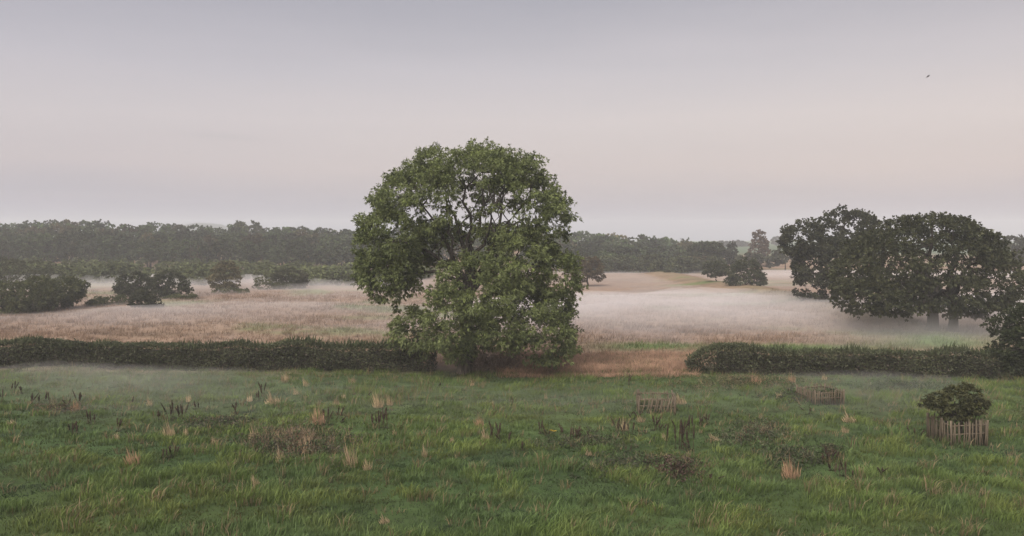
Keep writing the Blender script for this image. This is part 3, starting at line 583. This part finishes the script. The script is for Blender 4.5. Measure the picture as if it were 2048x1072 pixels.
# ------------------------------------------------------------------ grass
def tufts(X, Y, hgt, colr, rng, blades, wid, spread, lean=(0.25, 0.0), var=0.5, bend=True, tipk=1.25):
    n = len(X); Z = terrain(X, Y); m = n*blades
    r = spread*np.sqrt(rng.random(m)); a = rng.random(m)*6.283
    bx = np.repeat(X, blades) + r*np.cos(a); by = np.repeat(Y, blades) + r*np.sin(a); bz = np.repeat(Z, blades) - 0.02
    h = np.repeat(hgt, blades)*(1 - var/2 + var*rng.random(m)); th = rng.random(m)*6.283
    lx = np.cos(a)*r/spread*0.45 + lean[0] + rng.normal(size=m)*0.28; ly = np.sin(a)*r/spread*0.45 + lean[1] + rng.normal(size=m)*0.28
    w_ = wid*(0.6 + 0.8*rng.random(m)); sx, sy = np.cos(th)*w_/2, np.sin(th)*w_/2
    c = np.repeat(colr, blades, 0)*(0.75 + 0.5*rng.random((m, 1)))
    B1 = np.stack([bx - sx, by - sy, bz], -1); B2 = np.stack([bx + sx, by + sy, bz], -1)
    if not bend:
        tp = np.stack([bx + lx*h, by + ly*h, bz + h], -1); V = np.stack([B1, B2, tp], 1).reshape(-1, 3)
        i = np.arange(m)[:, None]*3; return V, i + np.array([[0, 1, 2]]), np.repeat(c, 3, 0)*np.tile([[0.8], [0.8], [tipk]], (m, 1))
    M1 = np.stack([bx - sx*0.8 + lx*h*0.35, by - sy*0.8 + ly*h*0.35, bz + h*0.6], -1); M2 = np.stack([bx + sx*0.8 + lx*h*0.35, by + sy*0.8 + ly*h*0.35, bz + h*0.6], -1)
    tp = np.stack([bx + lx*h*1.1, by + ly*h*1.1, bz + h*0.92], -1)
    V = np.stack([B1, B2, M2, M1, tp], 1).reshape(-1, 3); i = np.arange(m)[:, None]*5
    Tn = np.concatenate([i + np.array([[0, 1, 2]]), i + np.array([[0, 2, 3]]), i + np.array([[3, 2, 4]])])
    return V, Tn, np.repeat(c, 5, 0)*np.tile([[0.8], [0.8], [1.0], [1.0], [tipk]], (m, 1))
def scatter(n, ya, yb, rng, ulim=0.78):
    Y = np.sqrt(ya*ya + (yb*yb - ya*ya)*rng.random(n)); u = (rng.random(n)*2 - 1)*ulim; return u*Y, Y
rng = np.random.default_rng(9); gb = Bag()
for ya, yb, n, bl, wd_ in ((22, 36, 11500, 11, 0.024), (36, 48, 11000, 8, 0.032), (48, 58.5, 10000, 8, 0.034)):
    X, Y = scatter(n, ya, yb, rng)
    tus = NA.fbm(X*0.75, Y*1.1, 4); big = NB.fbm(X*0.10, Y*0.16, 3)
    h = 0.07 + 0.28*sstep(0.34, 0.70, tus)*(0.5 + 1.0*big)
    hue = NC.fbm(X*0.22 + 30, Y*0.35, 3)[:, None]; yel = NB.fbm(X*0.5, Y*0.5 + 50, 2)[:, None]
    C = np.array([0.060, 0.088, 0.022])*(0.35 + 1.3*sstep(0.28, 0.74, tus)[:, None]) + np.array([0.05, 0.036, 0.008])*np.clip(yel - 0.42, 0, 1)*1.8 + np.array([-0.004, 0.0, 0.008])*sstep(0.5, 0.68, hue)
    dry = rng.random(n) < 0.035 + 0.05*sstep(40, 56, Y); C[dry] = np.array([0.17, 0.13, 0.07])
    h = h + np.where(dry, 0.12 + 0.15*rng.random(n), 0)
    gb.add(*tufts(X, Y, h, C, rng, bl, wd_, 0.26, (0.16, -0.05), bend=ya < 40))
tag(link('grass', gb.mesh('grass', GRASSM)), 'lush green tussocky meadow grass in the foreground', 'grass', kind='stuff')
fb = Bag()
X, Y = scatter(26000, 61.5, 140, rng); k = rng.random(len(X)) < np.clip(1.5 - Y/120, 0.25, 1); X, Y = X[k], Y[k]
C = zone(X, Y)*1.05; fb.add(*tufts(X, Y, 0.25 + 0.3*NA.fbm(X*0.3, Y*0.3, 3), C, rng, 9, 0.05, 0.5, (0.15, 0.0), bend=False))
tag(link('dry_grass', fb.mesh('dry_grass', STRAWM)), 'tan dry grass covering the field behind the hedges', 'grass', kind='stuff')
rb = Bag(); n = 4200; px = rng.uniform(1000, 1400, n); row = rng.uniform(709, 752, n); u = (px - CX)/F; Y = np.array([dist(r) for r in row]); X = u*Y
C = np.array([0.32, 0.205, 0.14])*(0.6 + 0.7*NA.fbm(X*0.6, Y*0.6, 3)[:, None]); gr = rng.random(n) < 0.12; C[gr] = (0.09, 0.1, 0.035)
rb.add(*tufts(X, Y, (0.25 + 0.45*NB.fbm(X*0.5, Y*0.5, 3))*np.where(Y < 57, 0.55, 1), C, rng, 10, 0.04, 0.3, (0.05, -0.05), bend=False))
tag(link('tall_dry_grass', rb.mesh('tall_dry_grass', STRAWM)), 'reddish tall dead grass filling the gap between tree and right hedge', 'grass', kind='stuff')

# bare tangle at the foot of the ash
rng = np.random.default_rng(14); tk = thing('bare_thicket', 'tangle of bare brown twigs at the foot of the ash tree', 'thicket', tuple(ground(985, 740))); o = np.array(tk.location); bg = Bag()
for k in range(260):
    a = ground(rng.uniform(930, 1035), rng.uniform(733, 744)); e_ = a + np.array([rng.normal()*0.8, rng.normal()*0.5, rng.uniform(0.3, 1.9)])
    v, q = tube(limb_path(a, e_, rng, rng.uniform(0.1, 0.5), 7, 0.05), np.linspace(0.022, 0.008, 7), 4); bg.add(v - o, q)
link('twigs', bg.mesh('thicket_twigs', TWIG), tk)
# ------------------------------------------------------------------ picket guards round young trees
def picket_mesh(k):
    rng = np.random.default_rng(600 + k); w_, d_, h_ = 0.025, 0.016, 1.0
    z = np.array([0, 0.5, 0.93, 1.0]); lean = rng.normal(size=2)*0.03; V = []
    for i, zz in enumerate(z):
        s = 1.0 if i < 3 else 0.35
        for sx, sy in ((-1, -1), (1, -1), (1, 1), (-1, 1)):
            V.append((sx*w_*s + lean[0]*math.sin(zz*2.5), sy*d_*s + lean[1]*math.sin(zz*2.0), zz*h_))
    Q = [(4*i + j, 4*i + (j+1) % 4, 4*i + 4 + (j+1) % 4, 4*i + 4 + j) for i in range(3) for j in range(4)] + [(12, 13, 14, 15), (3, 2, 1, 0)]
    return make_mesh('picket', np.array(V), [np.array(Q)], PALE)
PICK = [picket_mesh(k) for k in range(6)]
def bar_mesh(name, a, b, wy, wz, mat):
    a = np.array(a, float); b = np.array(b, float); d = b - a; l = np.linalg.norm(d); d /= l; s = np.cross(d, [0, 0, 1.0]); s /= max(np.linalg.norm(s), 1e-6); u = np.cross(s, d)
    V = [p + s*sx*wy + u*sz*wz for p in (a, (a+b)/2 + u*0.012, b) for sx, sz in ((-1, -1), (1, -1), (1, 1), (-1, 1))]
    Q = [(4*i + j, 4*i + (j+1) % 4, 4*i + 4 + (j+1) % 4, 4*i + 4 + j) for i in range(2) for j in range(4)] + [(8, 9, 10, 11), (3, 2, 1, 0)]
    return make_mesh(name, np.array(V), [np.array(Q)], mat)
def guard(label, x, y, size, hgt, rz, np_, slant, seed, gone=0.06):
    rng = random.Random(seed); c = ground(x, y); c[1] += size*0.5; c[2] = T(c[0], c[1])
    g = thing('tree_guard', label, 'fence', tuple(c), 'wooden picket tree guards in the meadow', rz); hs = size/2
    cor = [(-hs, -hs), (hs, -hs), (hs, hs), (-hs, hs)]
    for i in range(4):
        (ax, ay), (bx, by) = cor[i], cor[(i+1) % 4]
        po = link('post', bar_mesh('guard_post', (0, 0, -0.1), (rng.uniform(-.02, .02), 0.001, hgt*1.02), 0.04, 0.04, PALE), g, (ax, ay, 0))
        for z in (0.45, 0.80):
            link('rail', bar_mesh('guard_rail', (0, 0, 0), (bx - ax, by - ay, rng.uniform(-.03, .03)), 0.014, 0.022, PALE), g, (ax, ay, hgt*z))
        ox, oy = (by - ay)/size*0.037, -(bx - ax)/size*0.037
        for k in range(1, np_):
            if rng.random() < gone: continue
            f = k/np_ + rng.uniform(-.01, .01)
            pk = link('picket', PICK[rng.randrange(6)], g, (ax + (bx-ax)*f + ox, ay + (by-ay)*f + oy, -0.02))
            pk.scale = (0.8 + 0.5*rng.random(), 1, hgt*rng.uniform(0.9, 1.08)); pk.rotation_euler = (rng.gauss(0, 0.03), slant + rng.gauss(0, 0.035), math.atan2(by-ay, bx-ax))
    return g
guard('upright picket guard round the small dark tree at the right', 1934, 888, 1.8, 1.15, 0.10, 15, 0.0, 1)
guard('leaning picket guard alone in the middle right meadow', 1318, 830, 1.95, 0.98, -0.12, 15, 0.16, 2)
guard('farthest picket guard half sunk in weeds under the right hedge', 1652, 810, 1.85, 0.85, 0.22, 14, 0.05, 3)
GY = dist(888) + 0.9
px_tree('guarded_tree', 'small dark flat topped tree growing out of the picket guard at the right', [(1910, 800, 44, 17, 0, 1.0), (1925, 785, 30, 11, 0, 0.8), (1880, 808, 28, 10, 0, 0.8), (1945, 812, 24, 14, 0, 0.7), (1915, 825, 40, 12, -0.1, 0.7), (1858, 799, 16, 7, 0, 0.4), (1928, 773, 14, 6, 0, 0.35), (1848, 806, 8, 4, 0, 0.25), (1960, 806, 14, 7, 0, 0.4)],
        (1918, 878), GY, 31, 210, 0.15, 9, 5, 0.15, 0.06, (0.026, 0.03, 0.013), (0.085, 0.085, 0.034), BUSHL, 0.30, BARKD, trunk=0.05, limbs=5, flat=0.4)
px_tree('sapling_weeds', 'grey green weeds filling the leaning picket guard', [(1320, 815, 30, 9, 0, 0.7)], (1320, 826), dist(830) + 1.0, 32, 40, 0.2, 6, 4, 0.14, 0.05, (0.05, 0.05, 0.028), (0.11, 0.1, 0.055), BUSHL, 0, BARKD, trunk=0.02, limbs=2, cat='weeds', crown_name='foliage')
px_tree('sapling_weeds', 'green weeds growing in the farthest picket guard', [(1645, 790, 34, 12, 0, 0.8)], (1645, 806), dist(810) + 1.0, 33, 60, 0.2, 6, 4, 0.15, 0.06, (0.03, 0.042, 0.018), (0.065, 0.08, 0.034), BUSHL, 0, BARKD, trunk=0.02, limbs=2, cat='weeds', crown_name='foliage')

# ------------------------------------------------------------------ dock plants, straw tufts, weeds
ORD = ['first', 'second', 'third', 'fourth', 'fifth', 'sixth', 'seventh', 'eighth', 'ninth', 'tenth', 'eleventh', 'twelfth', 'thirteenth', 'fourteenth', 'fifteenth', 'sixteenth', 'seventeenth', 'eighteenth', 'nineteenth']
TENS = ['twentieth', 'thirtieth', 'fortieth', 'fiftieth', 'sixtieth']; TN = ['twenty', 'thirty', 'forty', 'fifty', 'sixty']
def ordinal(n):
    if n <= 19: return ORD[n-1]
    q, r = divmod(n, 10); return TENS[q-2] if r == 0 else TN[q-2] + ' ' + ORD[r-1]
def stalk_mesh(seed):
    rng = np.random.default_rng(seed); b = Bag()
    lean = rng.normal(size=2)*0.14; n = 9; z = np.linspace(0, 1, n); pth = np.stack([lean[0]*z**1.4, lean[1]*z**1.4, z], -1)
    b.add(*tube(pth, np.linspace(0.012, 0.006, n), 4), (0.055, 0.042, 0.028))
    hd = np.linspace(0.42, 1.02, 10); ph = np.stack([lean[0]*hd**1.4, lean[1]*hd**1.4, hd], -1); rad = 0.034*np.sin(np.linspace(0.25, 2.9, 10))*(0.6 + 0.8*rng.random(10))
    b.add(*tube(ph, rad, 6), np.array((0.042, 0.03, 0.021))*rng.uniform(0.7, 1.3))
    m = 26; f = rng.uniform(0.4, 1, m); p = np.stack([lean[0]*f**1.4, lean[1]*f**1.4, f], -1); d = rng.normal(size=(m, 3)) + np.array([0, 0, 1.0])
    b.add(*leaves(p, d, rng.uniform(0.04, 0.09, m), rng.uniform(0.02, 0.035, m), np.tile((0.05, 0.035, 0.024), (m, 1)), rng))
    return b.mesh('dock_stalk', DOCKM)
def dleaf_mesh(seed):
    rng = np.random.default_rng(seed); m = 12; d = rng.normal(size=(m, 3)) + np.array([0, 0, 0.3]); d[:, 2] = np.abs(d[:, 2])
    v, t_, c = leaves(rng.normal(size=(m, 3))*0.04*np.array([1, 1, 0.2]), d, rng.uniform(0.15, 0.3, m), rng.uniform(0.05, 0.09, m), np.array((0.05, 0.055, 0.025))*rng.uniform(0.6, 1.3, (m, 1)), rng)
    return make_mesh('dock_leaves', v, [t_], BUSHL, c)
STALK = [stalk_mesh(700 + k) for k in range(8)]; DLEAF = [dleaf_mesh(720 + k) for k in range(3)]
docks = [(30,786,20,3),(43,789,18,2),(6,803,24,3),(72,812,28,5),(80,806,20,2),(160,808,24,4),(138,813,14,2),(95,800,12,1),(262,806,14,2),(347,838,34,8),(362,834,24,3),(318,836,16,3),(395,816,16,3),(472,824,20,3),
    (526,792,26,4),(514,802,18,3),(178,850,22,5),(150,870,24,5),(237,862,20,3),(338,922,20,6),(658,852,28,6),(684,852,14,2),(768,862,32,8),(748,858,18,3),(990,882,36,7),(1012,886,18,3),(1083,868,24,3),(1095,872,14,2),
    (1122,870,20,3),(1140,878,20,2),(1165,880,24,7),(1242,870,28,5),(1258,868,24,3),(1268,840,14,4),(1306,862,26,4),(1322,862,14,3),(1357,896,52,9),(1371,868,32,6),(1401,852,14,3),(1413,850,16,3),(1258,768,20,3),(1383,898,16,2),(1647,922,20,4),
    (1660,918,24,4),(1690,950,26,3),(1762,948,16,3),(1618,826,14,2),(1664,938,14,3),(1700,955,14,2),(1832,872,18,3),(880,778,10,2),(1255,905,14,2),(1375,900,14,2),(1420,960,16,4),(735,798,12,2),(1045,905,12,2)]
docks.sort()
rng = random.Random(3)
for i, (x, y, hp_, ns) in enumerate(docks):
    c = ground(x, y); c[2] = T(c[0], c[1]) - 0.02; hm = hp_/F*c[1]*1.1 + 0.06
    kind_ = 'tall' if hm > 0.75 else ('knee high' if hm > 0.45 else 'short'); many = 'dense' if ns > 5 else ('sparse' if ns < 3 else 'loose')
    d = thing('dock_plant', f'{kind_} {many} clump of dark dock stalks, {ordinal(i+1)} from the left in the meadow', 'plant', tuple(c), 'dark seeding dock plants in the meadow', rng.uniform(0, 6.28))
    link('leaves', DLEAF[rng.randrange(3)], d).scale = (0.7 + 0.2*ns/4,)*3
    for k in range(ns):
        s = link('stalk', STALK[rng.randrange(8)], d, (rng.gauss(0, 0.05 + 0.028*ns), rng.gauss(0, 0.05 + 0.02*ns), 0)); h_ = hm*rng.uniform(0.72, 1.08)
        s.scale = (1.15, 1.15, h_); s.rotation_euler = (rng.gauss(0, 0.1), rng.gauss(0, 0.12), rng.uniform(0, 6.28))
def straw_mesh(seed, red):
    rng = np.random.default_rng(seed); m = 105; r = 0.36*np.sqrt(rng.random(m)); a = rng.random(m)*6.283; lx, ly = 0.35*rng.normal(), 0.15*rng.normal()
    d = np.stack([np.cos(a)*r*0.7 + lx + rng.normal(size=m)*0.16, np.sin(a)*r*0.7 + ly + rng.normal(size=m)*0.16, np.ones(m)], -1)
    p = np.stack([np.cos(a)*r*1.1 + rng.normal(size=m)*0.06, np.sin(a)*r*1.1, np.zeros(m)], -1)
    base = np.array((0.40, 0.255, 0.16)) if red else np.array((0.44, 0.33, 0.205))
    v, t_, c = leaves(p, d, (0.3 + 0.75*rng.random(m)**1.5)*(1.15 - r/0.36*0.7), np.full(m, 0.028), base*(0.5 + 0.75*rng.random((m, 1))), rng)
    return make_mesh('straw', v, [t_], STRAWM, c)
STRAW = [straw_mesh(740 + k, k > 2) for k in range(6)]
straw = [(547,810,28,1.3),(572,764,22,1),(500,802,16,.9),(300,810,18,.9),(378,802,18,.8),(152,822,22,1),(24,858,13,1.4),(265,937,36,1.1),(339,872,36,.8),(235,876,16,.8),(372,872,18,.7),(510,884,34,.8),(636,858,38,1),(672,814,20,.8),(612,774,16,.9),
    (705,768,18,1.1),(757,818,34,.8),(780,816,24,.7),(958,856,30,.8),(972,882,28,.8),(702,932,46,.8),(735,938,20,1.2),(612,905,42,.8),(562,925,30,.8),(512,968,16,.9),(850,912,24,.6),(790,872,12,.8),(1186,942,18,.9),(1510,776,26,1.1),(1582,768,24,.9),
    (1560,802,16,1.1),(1430,884,12,1.6),(1582,952,42,1.2),(1700,842,18,1.8),(1362,808,22,1.4),(1282,846,14,1.4),(1250,862,28,.7),(1495,868,18,.9),(770,1044,16,1.1),(905,884,14,.7),(1330,882,14,1),(592,790,14,1),(1690,860,14,1.2),(1178,915,14,.9),(1650,760,14,1.0),(688,800,12,.9),(945,770,10,.9),(430,890,16,.8),(1092,795,16,.6)]
straw.sort()
for i, (x, y, hp_, wd_) in enumerate(straw):
    c = ground(x, y); c[2] = T(c[0], c[1]) - 0.02; hm = hp_/F*c[1]; red = x in (265, 1582, 636, 958, 1510, 672, 152)
    o = link('straw_tuft', STRAW[rng.randrange(3, 6) if red else rng.randrange(3)], None, tuple(c)); o.scale = (max(hm*0.9, 0.36)*wd_, max(hm*0.9, 0.36)*wd_, hm*1.45 + 0.15); o.rotation_euler = (0, 0, rng.uniform(-0.9, 0.9))
    tag(o, f"{'tall' if hm > 0.8 else 'mid sized' if hm > 0.5 else 'low'} {'reddish' if red else 'pale'} dry grass tuft, {ordinal(i+1)} from the left in the meadow", 'grass tuft', 'dry grass tufts in the meadow')

def weed_patch(label, poly, n, hgt, colr, strawf, seed, lf=0.12):
    """irregular patch of weeds inside a photograph outline; stems and leaves rooted on the ground"""
    rng = np.random.default_rng(seed); (xc, yc, rx, ry) = poly
    a = rng.random(n)*6.283; r = np.minimum(np.abs(rng.normal(size=n))*0.6, 1.5); px = xc + rx*r*np.cos(a)*(1 + 0.15*rng.normal(size=n)); row = yc + ry*r*np.sin(a)
    Y = np.array([dist(v) for v in row]); X = (px - CX)/F*Y; Z = terrain(X, Y)
    o = np.array(ground(xc, yc)); o[2] = 0; th = thing('weed_patch', label, 'weeds', tuple(o)); bg = Bag()
    hh = hgt*(0.45 + 0.75*NA.fbm(X*1.3, Y*1.3, 3))*np.maximum(1 - 0.4*r, 0.35)
    m = 16; f = rng.random((n, m)); lean = rng.normal(size=(n, 1, 2))*0.22
    P = np.stack([X[:, None] + lean[..., 0]*f*hh[:, None] + rng.normal(size=(n, m))*0.1, Y[:, None] + lean[..., 1]*f*hh[:, None] + rng.normal(size=(n, m))*0.1, Z[:, None] + f*hh[:, None]], -1).reshape(-1, 3)
    C0 = np.array(colr)*(0.55 + 0.9*rng.random((n, 1))); gk = rng.random(n) < 0.3 + 0.25*r; C0[gk] = np.array((0.05, 0.078, 0.026))*(0.7 + 0.6*rng.random((gk.sum(), 1))); C = np.repeat(C0, m, 0)*(0.8 + 0.4*rng.random((n*m, 1)))
    d = rng.normal(size=(n*m, 3)) + np.array([0, 0, 0.5]); v, t_, c = leaves(P - o, d, lf*(0.6 + 0.8*rng.random(n*m)), lf*0.45*(0.6 + 0.8*rng.random(n*m)), C, rng)
    link('foliage', make_mesh('weed_foliage', v, [t_], BUSHL, c), th)
    k = int(n*strawf)
    if k:
        v, t_, c = tufts(X[:k], Y[:k], hh[:k]*1.35, np.array((0.27, 0.185, 0.115))*(0.6 + 0.6*rng.random((k, 1))), rng, 5, 0.022, 0.12, (0.1, 0), bend=False)
        link('dry_blades', make_mesh('weed_straw', v - o, [t_], STRAWM, c), th)
WEED = [('wide brown green weed patch with dry stems in the left meadow', (585, 893, 140, 34), 800, 0.62, (0.075, 0.066, 0.042), 0.4),
    ('low dark weed patch above the wide brown one in the left meadow', (440, 846, 85, 15), 300, 0.35, (0.06, 0.058, 0.036), 0.15),
    ('dark reddish brown seeding weed patch in the right foreground', (1355, 940, 62, 20), 330, 0.6, (0.07, 0.045, 0.034), 0.1),
    ('grey green weed patch with brown stems left of the upright guard', (1520, 872, 68, 28), 420, 0.5, (0.07, 0.072, 0.042), 0.25),
    ('sparse weed strip around the yellow flower', (1170, 885, 130, 18), 300, 0.32, (0.06, 0.062, 0.034), 0.12),
    ('pale weed belt at the foot of the right hedge', (1500, 768, 150, 20), 800, 0.42, (0.1, 0.095, 0.05), 0.3),
    ('dull weed patch in the lower middle right of the meadow', (1240, 935, 90, 26), 260, 0.35, (0.055, 0.06, 0.034), 0.08),
    ('tall weeds beside the right foreground dry tuft', (1590, 915, 75, 26), 260, 0.5, (0.05, 0.056, 0.03), 0.1),
    ('dark weeds against the left side of the farthest guard', (1590, 798, 45, 12), 160, 0.45, (0.05, 0.052, 0.034), 0.05),
    ('brown flowering weeds near the two dark docks at the right', (1665, 905, 40, 12), 110, 0.4, (0.06, 0.055, 0.03), 0.1),
    ('rough green weeds at the foot of the right hedge end', (1800, 772, 110, 12), 360, 0.4, (0.055, 0.07, 0.032), 0.05),
    ('brownish low weeds at the left end of the meadow', (110, 820, 60, 8), 140, 0.28, (0.1, 0.075, 0.045), 0.2)]
for k, a in enumerate(WEED): weed_patch(*a, 800 + k)

# ragwort
rng = np.random.default_rng(5); c = ground(1108, 873); c[2] = T(c[0], c[1]); rg = thing('ragwort', 'single yellow flowering ragwort among dock stalks in the middle meadow', 'flower', tuple(c)); sbg = Bag()
YEL = foliage_mat('yellow_petal', 0.2); GRN = foliage_mat('ragwort_stem', 0.1)
heads = []
for k in range(6):
    e_ = np.array([rng.normal()*0.1, rng.normal()*0.1, rng.uniform(0.28, 0.45)]); sbg.add(*tube(limb_path(np.zeros(3), e_, rng, 0.05, 5), np.linspace(0.008, 0.005, 5), 4), (0.05, 0.07, 0.02)); heads.append(e_)
link('stem', sbg.mesh('ragwort_stem', GRN), rg)
for e_ in heads:
    m = 14; a = np.arange(m)/m*6.283; d = np.stack([np.cos(a), np.sin(a), np.full(m, 0.25)], -1)
    v, t_, cc = leaves(np.zeros((m, 3)), d, np.full(m, 0.06), np.full(m, 0.03), np.tile((0.42, 0.28, 0.03), (m, 1)), rng); link('flower_head', make_mesh('flower_head', v, [t_], YEL, cc), rg, tuple(e_))

# bird
bp_ = at(1856, 153, 95.0); bird = thing('bird', 'small dark bird flying high in the right sky', 'bird', tuple(bp_)); BM = wood_mat('dark_feather', (0.03, 0.028, 0.027), (0.07, 0.065, 0.06), 20, 1)
bd = Bag(); z = np.linspace(-1, 1, 9); bd.add(*tube(np.stack([z*0.2, z*0, z*0.12], -1), 0.055*np.sqrt(np.clip(1.02 - z**2, 0.01, 1)), 8)); link('body', bd.mesh('bird_body', BM, True), bird)
for s in (-1, 1):
    V = np.array([(0.09, 0, 0.05), (-0.08, 0, -0.02), (0.0, s*0.17, 0.02 + 0.1), (0.11, s*0.16, 0.06 + 0.1), (0.02, s*0.36, 0.04 + 0.04), (0.06, s*0.35, 0.05 + 0.04)])
    V = np.concatenate([V, V + np.array([0, 0, 0.012])]); Q = [(0, 1, 2, 3), (3, 2, 4, 5), (6, 9, 8, 7), (9, 11, 10, 8), (0, 3, 9, 6), (3, 5, 11, 9), (5, 4, 10, 11), (4, 2, 8, 10), (2, 1, 7, 8), (1, 0, 6, 7)]
    link('wing', make_mesh('bird_wing', V, [np.array(Q)], BM), bird)
V = np.array([(-0.17, -0.02, -0.1), (-0.17, 0.02, -0.1), (-0.32, 0.06, -0.18), (-0.32, -0.06, -0.18)]); V = np.concatenate([V, V + np.array([0, 0, 0.012])])
link('tail', make_mesh('bird_tail', V, [np.array([(0, 1, 2, 3), (4, 7, 6, 5), (0, 4, 5, 1), (1, 5, 6, 2), (2, 6, 7, 3), (3, 7, 4, 0)])], BM), bird)
